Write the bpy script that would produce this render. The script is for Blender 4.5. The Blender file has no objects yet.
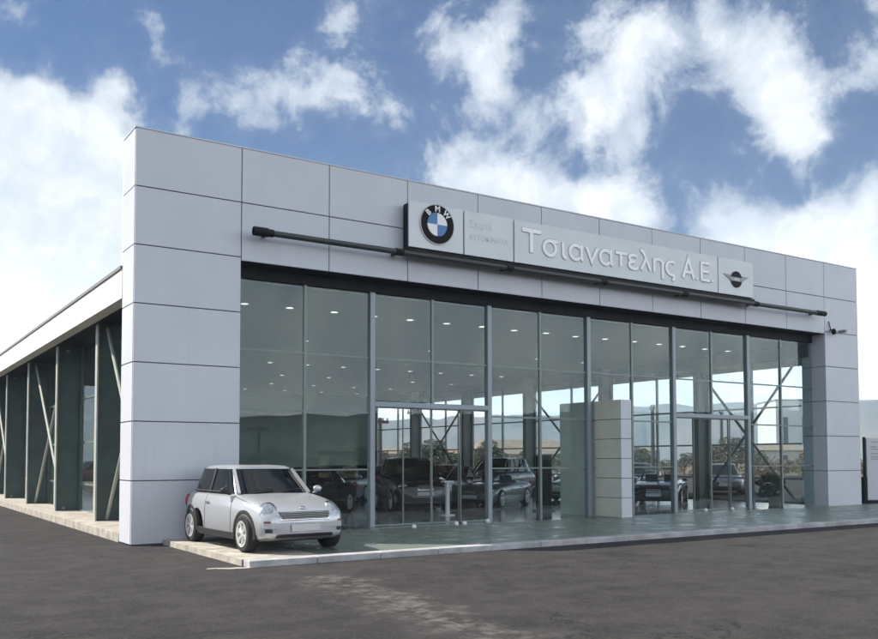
import bpy, bmesh, math, random
from mathutils import Vector, Matrix
import numpy as np
R = math.radians
S = bpy.context.scene
COL = S.collection
random.seed(7)

# ------------------------------------------------------------------ camera
YAW, PITCH, ROLL, FPX, PPY = .5795, .0456, .0019, 893.18, 418.45
CAM = (-4.6514, -18.3647, 1.6223)
cd = bpy.data.cameras.new('camera'); cam = bpy.data.objects.new('camera', cd); COL.objects.link(cam)
cd.sensor_width = 36; cd.sensor_fit = 'HORIZONTAL'; cd.lens = FPX/878*36
cd.shift_y = (PPY-319.5)/878
cd.clip_start = .05; cd.clip_end = 20000
cam.matrix_world = Matrix.Translation(CAM) @ Matrix.Rotation(-YAW, 4, 'Z') @ Matrix.Rotation(math.pi/2+PITCH, 4, 'X') @ Matrix.Rotation(-ROLL, 4, 'Z')
S.camera = cam

def look(a, b):                       # world direction seen at a given bearing of the photograph (used to shape the sky)
    X = a-439; Y = PPY-b; cr, sr = math.cos(ROLL), math.sin(ROLL)
    u = cr*X+sr*Y; v = -sr*X+cr*Y; cp, sp = math.cos(PITCH), math.sin(PITCH)
    d = cp*FPX-sp*v; z = sp*FPX+cp*v; c, s = math.cos(YAW), math.sin(YAW)
    return Vector((c*u+s*d, -s*u+c*d, z)).normalized()

# ------------------------------------------------------------------ sun, sky, exposure
SUN_EL = R(45)
travel = Vector((.76, -.65, 0)).normalized()          # the light comes from behind the facade and from its left
sun_dir = Vector((-travel.x*math.cos(SUN_EL), -travel.y*math.cos(SUN_EL), math.sin(SUN_EL)))
sl = bpy.data.lights.new('sun', 'SUN'); so = bpy.data.objects.new('sun', sl); COL.objects.link(so)
sl.energy = 4.0; sl.angle = R(.6); sl.color = (1, .94, .84)
so.rotation_euler = (-sun_dir).to_track_quat('-Z', 'Y').to_euler()
so.location = (-40, 60, 80)
S.view_settings.view_transform = 'Standard'; S.view_settings.look = 'None'
S.view_settings.exposure = 1.15; S.view_settings.gamma = 1
S.view_settings.use_curve_mapping = False
S.render.engine = 'CYCLES'
S.cycles.use_denoising = True
S.cycles.max_bounces = 8; S.cycles.transparent_max_bounces = 24; S.cycles.glossy_bounces = 4
S.cycles.diffuse_bounces = 4; S.cycles.volume_bounces = 0
S.cycles.caustics_reflective = False; S.cycles.caustics_refractive = False
S.cycles.sample_clamp_indirect = 6

W = bpy.data.worlds.new('World'); S.world = W; W.use_nodes = True
class G:
    """small node-graph helper"""
    def __init__(s, nt): s.nt = nt
    def n(s, t, **k):
        x = s.nt.nodes.new(t)
        for a, b in k.items(): setattr(x, a, b)
        return x
    def put(s, sock, v):
        if isinstance(v, bpy.types.NodeSocket): s.nt.links.new(v, sock)
        elif v is not None: sock.default_value = v
    def math(s, op, a, b=None, c=None, clamp=False):
        x = s.n('ShaderNodeMath', operation=op); x.use_clamp = clamp
        s.put(x.inputs[0], a); s.put(x.inputs[1], b) if b is not None else 0
        if c is not None: s.put(x.inputs[2], c)
        return x.outputs[0]
    def vec(s, op, a, b=None, scale=None):
        x = s.n('ShaderNodeVectorMath', operation=op); s.put(x.inputs[0], a)
        if b is not None: s.put(x.inputs[1], b)
        if scale is not None: s.put(x.inputs[3], scale)
        return x.outputs['Value'] if op in ('DOT_PRODUCT', 'LENGTH', 'DISTANCE') else x.outputs[0]
    def noise(s, v, scale, detail=4, rough=.55, col=False, dist=0):
        x = s.n('ShaderNodeTexNoise'); s.put(x.inputs['Vector'], v)
        x.inputs['Scale'].default_value = scale; x.inputs['Detail'].default_value = detail
        x.inputs['Roughness'].default_value = rough; x.inputs['Distortion'].default_value = dist
        return x.outputs[1 if col else 0]
    def ramp(s, f, a, b, c0=(0, 0, 0, 1), c1=(1, 1, 1, 1), ease='EASE'):
        x = s.n('ShaderNodeValToRGB'); x.color_ramp.interpolation = ease
        x.color_ramp.elements[0].position = a; x.color_ramp.elements[1].position = b
        x.color_ramp.elements[0].color = c0; x.color_ramp.elements[1].color = c1
        s.put(x.inputs[0], f); return x.outputs[0]
    def mix(s, f, a, b, mode='MIX'):
        x = s.n('ShaderNodeMix', data_type='RGBA', blend_type=mode)
        s.put(x.inputs[0], f); s.put(x.inputs[6], a); s.put(x.inputs[7], b)
        return x.outputs[2]

g = G(W.node_tree)
bg = W.node_tree.nodes['Background']
sky = g.n('ShaderNodeTexSky', sky_type='NISHITA'); sky.sun_disc = False
sky.sun_elevation = SUN_EL; sky.sun_rotation = math.atan2(sun_dir.x, sun_dir.y)
sky.air_density = 1.0; sky.dust_density = .6; sky.ozone_density = 2.2
tc = g.n('ShaderNodeTexCoord'); D = tc.outputs['Generated']
w1 = g.vec('SUBTRACT', g.noise(D, 5.5, 4, .62, col=True), (.5, .5, .5))
w2 = g.vec('SUBTRACT', g.noise(D, 18, 5, .65, col=True), (.5, .5, .5))
Dw = g.vec('NORMALIZE', g.vec('ADD', g.vec('ADD', D, g.vec('SCALE', w1, scale=.10)), g.vec('SCALE', w2, scale=.05)))
# cloud masses: photo bearing, radius (in units of the focal length, 893 = 45 degrees), weight
blobs = [(-30, 150, 60, 1.3), (-10, 215, 110, 1.5), (35, 140, 45, .9), (100, 175, 62, 1.3), (60, 250, 110, 1.5), (115, 105, 24, .6), (60, 330, 80, .8), (-120, 230, 140, 1.3),
         (15, 22, 22, .55), (158, 30, 22, .5), (168, 60, 16, .35), (190, 210, 60, .8), (250, 240, 60, .5),
         (255, 100, 32, .62), (300, 92, 36, .85), (345, 92, 34, .85), (385, 102, 20, .5), (205, 95, 22, .4),
         (335, 5, 30, .6), (428, 22, 34, .8), (470, 60, 44, .95), (490, 90, 34, .6), (500, 20, 30, .55),
         (530, 128, 26, .45), (580, 108, 36, .85), (625, 85, 56, 1.15), (660, 40, 34, .8), (640, 140, 28, .6), (600, 30, 24, .45),
         (725, 30, 28, .5), (765, 60, 52, 1.05), (795, 115, 50, 1.0), (790, 145, 26, .5), (715, 0, 30, .5), (870, 10, 40, .7), (865, 75, 30, .5),
         (440, 170, 40, .95), (500, 200, 54, 1.2), (560, 215, 56, 1.2), (620, 205, 46, 1.05), (650, 215, 34, .7), (380, 190, 34, .5),
         (730, 225, 42, .95), (780, 245, 54, 1.2), (845, 240, 50, 1.1), (900, 270, 90, 1.3), (870, 180, 26, .4), (850, 330, 80, .9), (960, 120, 60, .7), (1050, 220, 120, 1.1)]
acc = None
for (a, b, r, w) in blobs:
    d = look(a, b); sig = r/893*.60*(d.dot(look(439, 319)))          # angular radius
    k = 1/(sig*sig)
    dot = g.vec('DOT_PRODUCT', Dw, tuple(d))
    e = g.math('EXPONENT', g.math('MULTIPLY_ADD', dot, k, -k))
    acc = g.math('MULTIPLY_ADD', e, w*.92, acc if acc is not None else 0.0)
# the rest of the sky (to the sides and behind): broken cumulus from the same noise
front = g.math('MULTIPLY_ADD', g.vec('DOT_PRODUCT', D, tuple(look(439, 250))), 1.0, 0.0)
away = g.ramp(front, .55, .80, (1, 1, 1, 1), (0, 0, 0, 1))
big = g.noise(D, 2.6, 5, .6)
acc = g.math('ADD', acc, g.math('MULTIPLY', g.ramp(big, .34, .52), g.math('MULTIPLY', away, 1.0)))
sep = g.n('ShaderNodeSeparateXYZ'); g.put(sep.inputs[0], D)
low = g.ramp(sep.outputs[2], .02, .24, (1, 1, 1, 1), (0, 0, 0, 1))
acc = g.math('MULTIPLY_ADD', low, 2.1, acc)
f1 = g.noise(D, 12, 10, .70, dist=.5)
f2 = g.noise(D, 38, 8, .68)
tex = g.math('ADD', g.math('MULTIPLY_ADD', f1, 1.7, -.85), g.math('MULTIPLY_ADD', f2, .9, -.45))
m = g.math('ADD', g.math('MULTIPLY', acc, 1.0), g.math('MULTIPLY', tex, 1.15))
mask = g.ramp(m, .26, .84)
veil = g.math('MULTIPLY', g.ramp(m, -.1, .5), .10)
mask = g.math('MAXIMUM', mask, veil)
thick = g.math('ADD', g.math('MULTIPLY', acc, .8), g.math('MULTIPLY_ADD', f1, 1.2, -.6))
ccol = g.ramp(thick, .45, 1.25, (.27, .30, .345, 1), (.56, .56, .555, 1))
shade = g.ramp(g.noise(Dw, 15, 8, .68), .35, .7, (.66, .71, .79, 1), (1, 1, 1, 1))
ccol = g.mix(1.0, ccol, shade, 'MULTIPLY')
skyc = g.mix(1.0, sky.outputs[0], (.006, .0185, .033, 1), 'MULTIPLY')
# clouds opposite the sun are lit face-on; extra brightness added to light the facade
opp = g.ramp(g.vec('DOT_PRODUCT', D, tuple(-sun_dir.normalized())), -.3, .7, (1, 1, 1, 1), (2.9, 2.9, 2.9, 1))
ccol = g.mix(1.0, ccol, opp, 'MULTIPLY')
ccol = g.mix(1.0, ccol, g.ramp(sep.outputs[2], .04, .26, (2.3, 2.25, 2.15, 1), (1, 1, 1, 1)), 'MULTIPLY')      # bright milky air near the horizon
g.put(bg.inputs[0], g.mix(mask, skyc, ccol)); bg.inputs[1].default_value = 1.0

# ------------------------------------------------------------------ materials
def mat(name, col, rough=.5, metal=0, spec=.5, bump=None, var=None, coat=0, emit=None):
    m = bpy.data.materials.new(name); m.use_nodes = True
    g = G(m.node_tree); p = m.node_tree.nodes['Principled BSDF']
    p.inputs['Roughness'].default_value = rough; p.inputs['Metallic'].default_value = metal
    p.inputs['Specular IOR Level'].default_value = spec; p.inputs['Coat Weight'].default_value = coat
    c = (*col, 1)
    tc = g.n('ShaderNodeTexCoord').outputs['Object']
    if var:                       # (scale, amount)
        f = g.noise(tc, var[0], 5, .6)
        a = tuple(x*(1-var[1]) for x in col)+(1,); b = tuple(min(1, x*(1+var[1])) for x in col)+(1,)
        g.put(p.inputs['Base Color'], g.ramp(f, .3, .7, a, b))
    else: p.inputs['Base Color'].default_value = c
    if bump:
        b = g.n('ShaderNodeBump'); b.inputs['Strength'].default_value = bump[1]; b.inputs['Distance'].default_value = bump[2] if len(bump) > 2 else .01
        g.put(b.inputs['Height'], g.noise(tc, bump[0], 5, .6)); g.put(p.inputs['Normal'], b.outputs[0])
    if emit:
        p.inputs['Emission Color'].default_value = (*emit[0], 1); p.inputs['Emission Strength'].default_value = emit[1]
    return m
def glassmat(name, tint, refl, rough=.0):
    m = bpy.data.materials.new(name); m.use_nodes = True; nt = m.node_tree; g = G(nt)
    nt.nodes.remove(nt.nodes['Principled BSDF'])
    t = g.n('ShaderNodeBsdfTransparent'); t.inputs[0].default_value = (*tint, 1)
    gl = g.n('ShaderNodeBsdfGlossy'); gl.inputs['Roughness'].default_value = rough; gl.inputs[0].default_value = (.86, .90, .89, 1)
    b = g.n('ShaderNodeBump'); b.inputs['Strength'].default_value = .02; b.inputs['Distance'].default_value = .02
    g.put(b.inputs['Height'], g.noise(g.n('ShaderNodeTexCoord').outputs['Object'], .6, 2, .4)); g.put(gl.inputs['Normal'], b.outputs[0])
    geo = g.n('ShaderNodeNewGeometry')
    cs = g.math('ABSOLUTE', g.vec('DOT_PRODUCT', geo.outputs['Incoming'], geo.outputs['Normal']))
    fac = g.math('MULTIPLY_ADD', g.math('POWER', g.math('SUBTRACT', 1.0, cs), 5.0), .80, refl, clamp=True)
    mx = g.n('ShaderNodeMixShader'); g.put(mx.inputs[0], fac)
    nt.links.new(t.outputs[0], mx.inputs[1]); nt.links.new(gl.outputs[0], mx.inputs[2])
    nt.links.new(mx.outputs[0], nt.nodes['Material Output'].inputs[0]); return m

M = {}
def panelmat():
    m = mat('aluminium_composite', (.50, .52, .585), rough=.42, metal=.0, spec=.5)
    nt = m.node_tree; g = G(nt); p = nt.nodes['Principled BSDF']
    geo = g.n('ShaderNodeTexCoord').outputs['Object']
    rnd = g.n('ShaderNodeNewGeometry').outputs['Random Per Island']
    f = g.noise(geo, .7, 5, .6)
    mp = g.n('ShaderNodeMapping'); g.put(mp.inputs[0], geo); mp.inputs['Scale'].default_value = (2.5, 2.5, .12)
    st = g.noise(mp.outputs[0], 3, 5, .6)
    c = g.ramp(f, .3, .7, (.55, .575, .63, 1), (.60, .625, .68, 1))
    c = g.mix(g.math('MULTIPLY', g.ramp(st, .5, .75), .2), c, (.46, .47, .51, 1))
    c = g.mix(g.math('MULTIPLY', rnd, .22), c, (.62, .63, .67, 1))
    g.put(p.inputs['Base Color'], c)
    b = g.n('ShaderNodeBump'); b.inputs['Strength'].default_value = .12; b.inputs['Distance'].default_value = .02
    g.put(b.inputs['Height'], g.noise(geo, 1.3, 2, .5)); g.put(p.inputs['Normal'], b.outputs[0])
    return m
M['panel'] = panelmat()
M['gap'] = mat('joint_rubber', (.11, .11, .12), .8)
M['fascia'] = mat('cream_painted_steel', (.80, .77, .70), .5, var=(1.2, .05))
M['cap'] = mat('grey_coping', (.22, .22, .23), .5)
M['green'] = mat('dark_green_steel', (.06, .092, .086), .45, var=(2, .15))
M['flange'] = mat('grey_painted_steel', (.42, .43, .39), .5, var=(3, .08))
M['mull'] = mat('blue_grey_aluminium', (.27, .315, .345), .4, metal=.2)
M['mullthin'] = mat('green_grey_aluminium', (.19, .235, .225), .4, metal=.2)
M['glass'] = glassmat('front_glazing', (.885, .945, .955), .035)
M['glassleft'] = glassmat('reflective_side_glazing', (.95, .97, .96), .05)
M['glassside'] = glassmat('side_glazing', (.975, .985, .985), .03)
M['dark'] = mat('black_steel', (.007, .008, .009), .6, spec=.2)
M['tube'] = mat('dark_bronze_tube', (.03, .036, .034), .4)
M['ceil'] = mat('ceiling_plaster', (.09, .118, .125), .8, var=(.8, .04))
M['back'] = mat('green_grey_back_wall', (.36, .45, .38), .7, var=(.4, .12))
M['beigewall'] = mat('beige_partition_panel', (.68, .69, .60), .5, var=(2, .05))
M['concrete'] = mat('pale_concrete', (.37, .34, .295), .85, var=(3, .28), bump=(30, .3))
M['kerb'] = mat('white_marble_kerb', (.40, .40, .41), .6, var=(2.5, .25), bump=(20, .2))
M['sign'] = mat('sign_panel_acrylic', (.68, .72, .735), .35, var=(1.5, .03))
M['letter'] = mat('white_letter_acrylic', (.96, .955, .97), .3)
M['lettershade'] = mat('letter_outline_grey', (.44, .43, .48), .4)
M['faint'] = mat('faded_lettering', (.645, .67, .68), .5)
M['black'] = mat('black_enamel', (.006, .006, .007), .55, spec=.12)
M['blue'] = mat('blue_enamel', (.03, .16, .42), .3)
M['white'] = mat('white_enamel', (.85, .85, .86), .3)
M['silverwing'] = mat('silver_wing', (.25, .26, .27), .4, metal=.3)
M['lamp'] = mat('lamp_glow', (.9, .9, .9), .4, emit=((1, .98, .93), 1.5))
M['ring'] = mat('lamp_ring', (.5, .5, .5), .4)
M['carsilver'] = mat('silver_car_paint', (.52, .535, .56), .28, metal=.5, coat=.25)
M['carblack'] = mat('black_car_paint', (.008, .008, .010), .25, coat=.6)
M['cargrey'] = mat('dark_grey_car_paint', (.10, .11, .12), .3, metal=.3, coat=.6)
M['carpale'] = mat('pale_gold_car_paint', (.55, .54, .48), .3, metal=.3, coat=.6)
M['carred'] = mat('dark_red_car_paint', (.10, .015, .012), .3, coat=.5)
M['carglass'] = mat('tinted_car_glass', (.004, .006, .006), .04, spec=.38)
M['trim'] = mat('black_plastic_trim', (.018, .018, .018), .6)
M['chrome'] = mat('chrome', (.6, .6, .6), .15, metal=1)
M['alloy'] = mat('alloy_rim', (.72, .72, .70), .3, metal=.4)
M['rubber'] = mat('tyre_rubber', (.014, .014, .014), .85)
M['lens'] = mat('headlamp_lens', (.34, .38, .43), .10, metal=.6, coat=1)
M['amber'] = mat('dark_red_reflector', (.14, .03, .02), .3)
M['redlens'] = mat('red_tail_lens', (.30, .01, .01), .2)
M['plate'] = mat('number_plate_white', (.55, .55, .56), .4)
M['tan'] = mat('tan_render', (.36, .31, .24), .85, var=(.5, .15))
M['pinkwall'] = mat('pale_pink_render', (.50, .45, .39), .85, var=(.5, .08))
M['roof'] = mat('clay_roof', (.21, .165, .13), .85, var=(2, .25))
M['whitewall'] = mat('white_render', (.68, .68, .66), .8, var=(.5, .06))
M['window'] = mat('dark_window', (.03, .04, .05), .1)
M['bark'] = mat('bark', (.10, .07, .045), .9, var=(6, .3))
M['leaf'] = mat('olive_leaf', (.055, .065, .028), .7, var=(1.5, .5))
M['leafdry'] = mat('dry_leaf', (.12, .09, .045), .75, var=(1.5, .4))
M['pole'] = mat('weathered_wood_pole', (.05, .045, .04), .8)
M['totem'] = mat('totem_panel', (.58, .58, .63), .4, var=(2, .03))
M['totemtext'] = mat('faded_brown_print', (.36, .32, .34), .5)
M['pot'] = mat('dark_clay_pot', (.06, .05, .045), .8)

def groundmat():
    m = mat('asphalt', (.05, .05, .05), .93, spec=.15); nt = m.node_tree; g = G(nt); p = nt.nodes['Principled BSDF']
    P = g.n('ShaderNodeTexCoord').outputs['Object']
    n1 = g.noise(P, .22, 6, .62); n2 = g.noise(P, 2.0, 8, .66); n3 = g.noise(P, 26, 3, .7); n4 = g.noise(P, 120, 2, .7)
    c = g.ramp(n1, .3, .72, (.027, .0255, .0265, 1), (.042, .039, .039, 1))
    c = g.mix(g.math('MULTIPLY', g.ramp(n2, .36, .68), .6), c, (.066, .062, .061, 1))
    c = g.mix(g.math('MULTIPLY', g.ramp(n3, .48, .7), .6), c, (.085, .08, .077, 1))
    c = g.mix(g.math('MULTIPLY', g.ramp(n4, .50, .7), .6), c, (.014, .013, .014, 1))
    # paver lane streaks running across the yard
    mp = g.n('ShaderNodeMapping'); g.put(mp.inputs[0], P); mp.inputs['Scale'].default_value = (.05, .9, 1)
    mp.inputs['Rotation'].default_value = (0, 0, R(-4))
    st = g.noise(mp.outputs[0], 1.6, 5, .6)
    c = g.mix(g.math('MULTIPLY', g.ramp(st, .50, .75), .22), c, (.066, .061, .059, 1))
    c = g.mix(g.math('MULTIPLY', g.ramp(st, .30, .45, (1, 1, 1, 1), (0, 0, 0, 1)), .3), c, (.022, .0215, .023, 1))
    # dusty worn seam in front of the platform
    sp = g.n('ShaderNodeSeparateXYZ'); g.put(sp.inputs[0], P)
    A = Vector((1.1, -7.0)); B = Vector((.6, -11.2)); dr = (B-A).normalized(); nn = Vector((-dr.y, dr.x))
    w = g.math('MULTIPLY_ADD', g.noise(P, 1.1, 5, .6), 2.0, -1.0)
    dist = g.math('ADD', g.math('ADD', g.math('MULTIPLY', sp.outputs[0], nn.x), g.math('MULTIPLY', sp.outputs[1], nn.y)), g.math('ADD', w, -(A.dot(nn))))
    band = g.ramp(g.math('ABSOLUTE', dist), .05, .75, (1, 1, 1, 1), (0, 0, 0, 1))
    band = g.math('MULTIPLY', band, g.ramp(sp.outputs[1], -5.2, -6.6, (0, 0, 0, 1), (1, 1, 1, 1))) if False else g.math('MULTIPLY', band, g.math('LESS_THAN', sp.outputs[1], -6.2))
    band = g.math('MULTIPLY', band, g.ramp(g.noise(P, 5, 6, .7), .40, .68))
    c = g.mix(g.math('MULTIPLY', band, .95), c, (.15, .145, .135, 1))
    vo = g.n('ShaderNodeTexVoronoi', feature='DISTANCE_TO_EDGE'); vo.inputs['Scale'].default_value = .33
    g.put(vo.inputs['Vector'], g.vec('ADD', P, g.vec('SCALE', g.noise(P, 1.6, 6, .65, col=True), scale=1.6)))
    crack = g.math('MULTIPLY', g.ramp(vo.outputs[0], .002, .010, (1, 1, 1, 1), (0, 0, 0, 1)), g.ramp(g.noise(P, .35, 3, .5), .52, .60))
    c = g.mix(g.math('MULTIPLY', crack, .8), c, (.010, .010, .010, 1))
    stain = g.ramp(g.noise(P, .55, 5, .62), .58, .72)
    c = g.mix(g.math('MULTIPLY', stain, .65), c, (.020, .019, .020, 1))
    sv = g.n('ShaderNodeTexVoronoi'); sv.inputs['Scale'].default_value = 34; g.put(sv.inputs['Vector'], P)
    c = g.mix(g.math('MULTIPLY', g.ramp(sv.outputs[0], .10, .25, (1, 1, 1, 1), (0, 0, 0, 1)), .55), c, (.11, .105, .10, 1))
    g.put(p.inputs['Base Color'], c)
    b = g.n('ShaderNodeBump'); b.inputs['Strength'].default_value = .8; b.inputs['Distance'].default_value = .016
    h = g.math('ADD', g.noise(P, 60, 4, .7), g.math('MULTIPLY', n2, 1.5))
    g.put(b.inputs['Height'], h); g.put(p.inputs['Normal'], b.outputs[0])
    return m
M['asphalt'] = groundmat()
def earthmat():
    m = mat('dry_earth', (.1, .1, .1), .95); nt = m.node_tree; g = G(nt); p = nt.nodes['Principled BSDF']
    P = g.n('ShaderNodeTexCoord').outputs['Object']
    c = g.ramp(g.noise(P, .02, 7, .65), .35, .65, (.055, .055, .03, 1), (.14, .11, .075, 1))
    c = g.mix(g.math('MULTIPLY', g.ramp(g.noise(P, .6, 6, .7), .45, .7), .6), c, (.06, .055, .03, 1))
    g.put(p.inputs['Base Color'], c); return m
M['earth'] = earthmat()
def hillmat():
    m = mat('mountain_scrub', (.1, .1, .1), .95); nt = m.node_tree; g = G(nt); p = nt.nodes['Principled BSDF']
    P = g.n('ShaderNodeTexCoord').outputs['Object']
    c = g.ramp(g.noise(P, .012, 8, .7), .38, .62, (.045, .055, .035, 1), (.15, .13, .10, 1))
    g.put(p.inputs['Base Color'], c); return m
M['hill'] = hillmat()
def tilemat(name, c0, c1, grout, size, rough, rot=0):
    m = mat(name, c0, rough); nt = m.node_tree; g = G(nt); p = nt.nodes['Principled BSDF']
    P = g.n('ShaderNodeTexCoord').outputs['Object']
    br = g.n('ShaderNodeTexBrick'); g.put(br.inputs['Vector'], P); br.offset = 0
    br.inputs['Scale'].default_value = 1; br.inputs['Brick Width'].default_value = size; br.inputs['Row Height'].default_value = size
    br.inputs['Mortar Size'].default_value = .006; br.inputs['Color1'].default_value = (*c0, 1); br.inputs['Color2'].default_value = (*c1, 1)
    br.inputs['Mortar'].default_value = (*grout, 1)
    c = g.mix(g.math('MULTIPLY', g.ramp(g.noise(P, 1.2, 6, .65), .4, .75), .35), br.outputs[0], tuple(x*1.5 for x in c1)+(1,))
    g.put(p.inputs['Base Color'], c)
    g.put(p.inputs['Roughness'], g.ramp(g.noise(P, 1.7, 5, .6), .3, .7, (rough*.7,)*3+(1,), (rough*1.4,)*3+(1,)))
    b = g.n('ShaderNodeBump'); b.inputs['Strength'].default_value = .06; b.inputs['Distance'].default_value = .003
    g.put(b.inputs['Height'], g.noise(P, 14, 3, .6)); g.put(p.inputs['Normal'], b.outputs[0])
    return m
M['tile'] = tilemat('green_grey_paving_tile', (.14, .168, .145), (.16, .188, .163), (.11, .12, .11), .4, .34)
M['floor'] = tilemat('polished_floor_tile', (.13, .145, .135), (.15, .165, .15), (.09, .10, .09), .6, .12)

# ------------------------------------------------------------------ mesh helpers
class MB:
    def __init__(s): s.v = []; s.f = []
    def add(s, vs, fs):
        n = len(s.v); s.v += [tuple(v) for v in vs]; s.f += [tuple(i+n for i in f) for f in fs]; return s
    def box(s, x0, x1, y0, y1, z0, z1):
        if x0 > x1: x0, x1 = x1, x0
        if y0 > y1: y0, y1 = y1, y0
        if z0 > z1: z0, z1 = z1, z0
        return s.add([(x0, y0, z0), (x1, y0, z0), (x1, y1, z0), (x0, y1, z0), (x0, y0, z1), (x1, y0, z1), (x1, y1, z1), (x0, y1, z1)],
                     [(0, 3, 2, 1), (4, 5, 6, 7), (0, 1, 5, 4), (1, 2, 6, 5), (2, 3, 7, 6), (3, 0, 4, 7)])
    def cbox(s, c, d): return s.box(c[0]-d[0]/2, c[0]+d[0]/2, c[1]-d[1]/2, c[1]+d[1]/2, c[2]-d[2]/2, c[2]+d[2]/2)
    def bar(s, p, q, w, h, up=(0, 0, 1)):
        p = Vector(p); q = Vector(q); d = (q-p).normalized(); u = Vector(up)
        if abs(d.dot(u)) > .98: u = Vector((0, 1, 0))
        a = d.cross(u).normalized(); b = a.cross(d).normalized()
        vs = [e+a*i*w/2+b*j*h/2 for e in (p, q) for i, j in ((-1, -1), (1, -1), (1, 1), (-1, 1))]
        return s.add(vs, [(0, 1, 2, 3), (7, 6, 5, 4), (0, 4, 5, 1), (1, 5, 6, 2), (2, 6, 7, 3), (3, 7, 4, 0)])
    def tube(s, pts, r, seg=10, rs=None):
        pts = [Vector(p) for p in pts]; rs = rs or [r]*len(pts); vs = []; fs = []
        for i, p in enumerate(pts):
            d = (pts[min(i+1, len(pts)-1)]-pts[max(i-1, 0)]).normalized()
            u = Vector((0, 0, 1)) if abs(d.z) < .9 else Vector((0, 1, 0))
            a = d.cross(u).normalized(); b = a.cross(d)
            for k in range(seg):
                t = 2*math.pi*k/seg; vs.append(p+(a*math.cos(t)+b*math.sin(t))*rs[i])
        for i in range(len(pts)-1):
            for k in range(seg):
                k2 = (k+1) % seg; fs.append((i*seg+k, i*seg+k2, (i+1)*seg+k2, (i+1)*seg+k))
        fs.append(tuple(range(seg))[::-1]); fs.append(tuple((len(pts)-1)*seg+k for k in range(seg)))
        return s.add(vs, fs)
    def lathe(s, prof, c, axis='x', seg=28, closed=False):      # prof: (offset along axis, radius)
        vs = []; fs = []; n = len(prof)
        for (o, r) in prof:
            for k in range(seg):
                t = 2*math.pi*k/seg; a, b = r*math.cos(t), r*math.sin(t)
                v = {'x': (o, a, b), 'y': (a, o, b), 'z': (a, b, o)}[axis]
                vs.append((c[0]+v[0], c[1]+v[1], c[2]+v[2]))
        for i in range(n if closed else n-1):
            j = (i+1) % n
            for k in range(seg):
                k2 = (k+1) % seg; fs.append((i*seg+k, i*seg+k2, j*seg+k2, j*seg+k))
        if not closed: fs.append(tuple(range(seg))[::-1]); fs.append(tuple((n-1)*seg+k for k in range(seg)))
        return s.add(vs, fs)
    def loops(s, rings, cap=True):
        m = len(rings[0]); vs = [v for r in rings for v in r]; fs = []
        for i in range(len(rings)-1):
            for k in range(m):
                k2 = (k+1) % m; fs.append((i*m+k, i*m+k2, (i+1)*m+k2, (i+1)*m+k))
        if cap: fs.append(tuple(range(m))[::-1]); fs.append(tuple((len(rings)-1)*m+k for k in range(m)))
        return s.add(vs, fs)
    def ellipsoid(s, c, r, rot=None, u=16, v=10):
        vs = []; fs = []
        for i in range(v+1):
            ph = math.pi*i/v
            for k in range(u):
                t = 2*math.pi*k/u
                p = Vector((r[0]*math.sin(ph)*math.cos(t), r[1]*math.sin(ph)*math.sin(t), r[2]*math.cos(ph)))
                if rot: p = rot @ p
                vs.append(p+Vector(c))
        for i in range(v):
            for k in range(u):
                k2 = (k+1) % u; fs.append((i*u+k, (i+1)*u+k, (i+1)*u+k2, i*u+k2))
        return s.add(vs, fs)
    def build(s, name, m, parent=None, smooth=False, bevel=0):
        me = bpy.data.meshes.new(name); me.from_pydata([tuple(v) for v in s.v], [], s.f)
        bm = bmesh.new(); bm.from_mesh(me); bmesh.ops.remove_doubles(bm, verts=bm.verts, dist=1e-5) if smooth else None
        bmesh.ops.recalc_face_normals(bm, faces=bm.faces); bm.to_mesh(me); bm.free()
        me.materials.append(M[m] if isinstance(m, str) else m)
        if smooth:
            me.polygons.foreach_set('use_smooth', [True]*len(me.polygons))
            me.set_sharp_from_angle(angle=R(38))
        o = bpy.data.objects.new(name, me); COL.objects.link(o)
        if parent: o.parent = parent
        if bevel:
            b = o.modifiers.new('b', 'BEVEL'); b.width = bevel; b.segments = 2; b.limit_method = 'ANGLE'
        return o
def tag(o, label=None, cat=None, group=None, kind=None):
    if label: o['label'] = label
    if cat: o['category'] = cat
    if group: o['group'] = group
    if kind: o['kind'] = kind
    return o
def empty(name, loc, label, cat, group=None, rz=0):
    o = bpy.data.objects.new(name, None); COL.objects.link(o); o.location = loc; o.rotation_euler = (0, 0, rz); o.empty_display_size = .3
    return tag(o, label, cat, group)
def bake(o):                      # apply modifiers without operators
    dg = bpy.context.evaluated_depsgraph_get(); me = bpy.data.meshes.new_from_object(o.evaluated_get(dg))
    old = o.data; o.modifiers.clear(); o.data = me; bpy.data.meshes.remove(old); return o
def copy_tree(o, parent=None):
    c = o.copy(); COL.objects.link(c); c.parent = parent
    for ch in list(o.children): copy_tree(ch, c)
    return c
def text(name, s, size, loc, m, parent, depth=.01, bold=0, align='LEFT', sx=1, rz=0):
    cu = bpy.data.curves.new(name, 'FONT'); cu.body = s; cu.size = size; cu.extrude = depth; cu.offset = bold; cu.align_x = align
    cu.resolution_u = 4
    t = bpy.data.objects.new('t', cu); COL.objects.link(t)
    dg = bpy.context.evaluated_depsgraph_get(); me = bpy.data.meshes.new_from_object(t.evaluated_get(dg))
    bpy.data.objects.remove(t); bpy.data.curves.remove(cu)
    me.transform(Matrix.Translation(loc) @ Matrix.Rotation(rz, 4, 'Z') @ Matrix.Rotation(math.pi/2, 4, 'X') @ Matrix.Diagonal((sx, 1, 1, 1)))
    me.materials.clear(); me.materials.append(M[m]); me.name = name
    o = bpy.data.objects.new(name, me); COL.objects.link(o); o.parent = parent; return o

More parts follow.
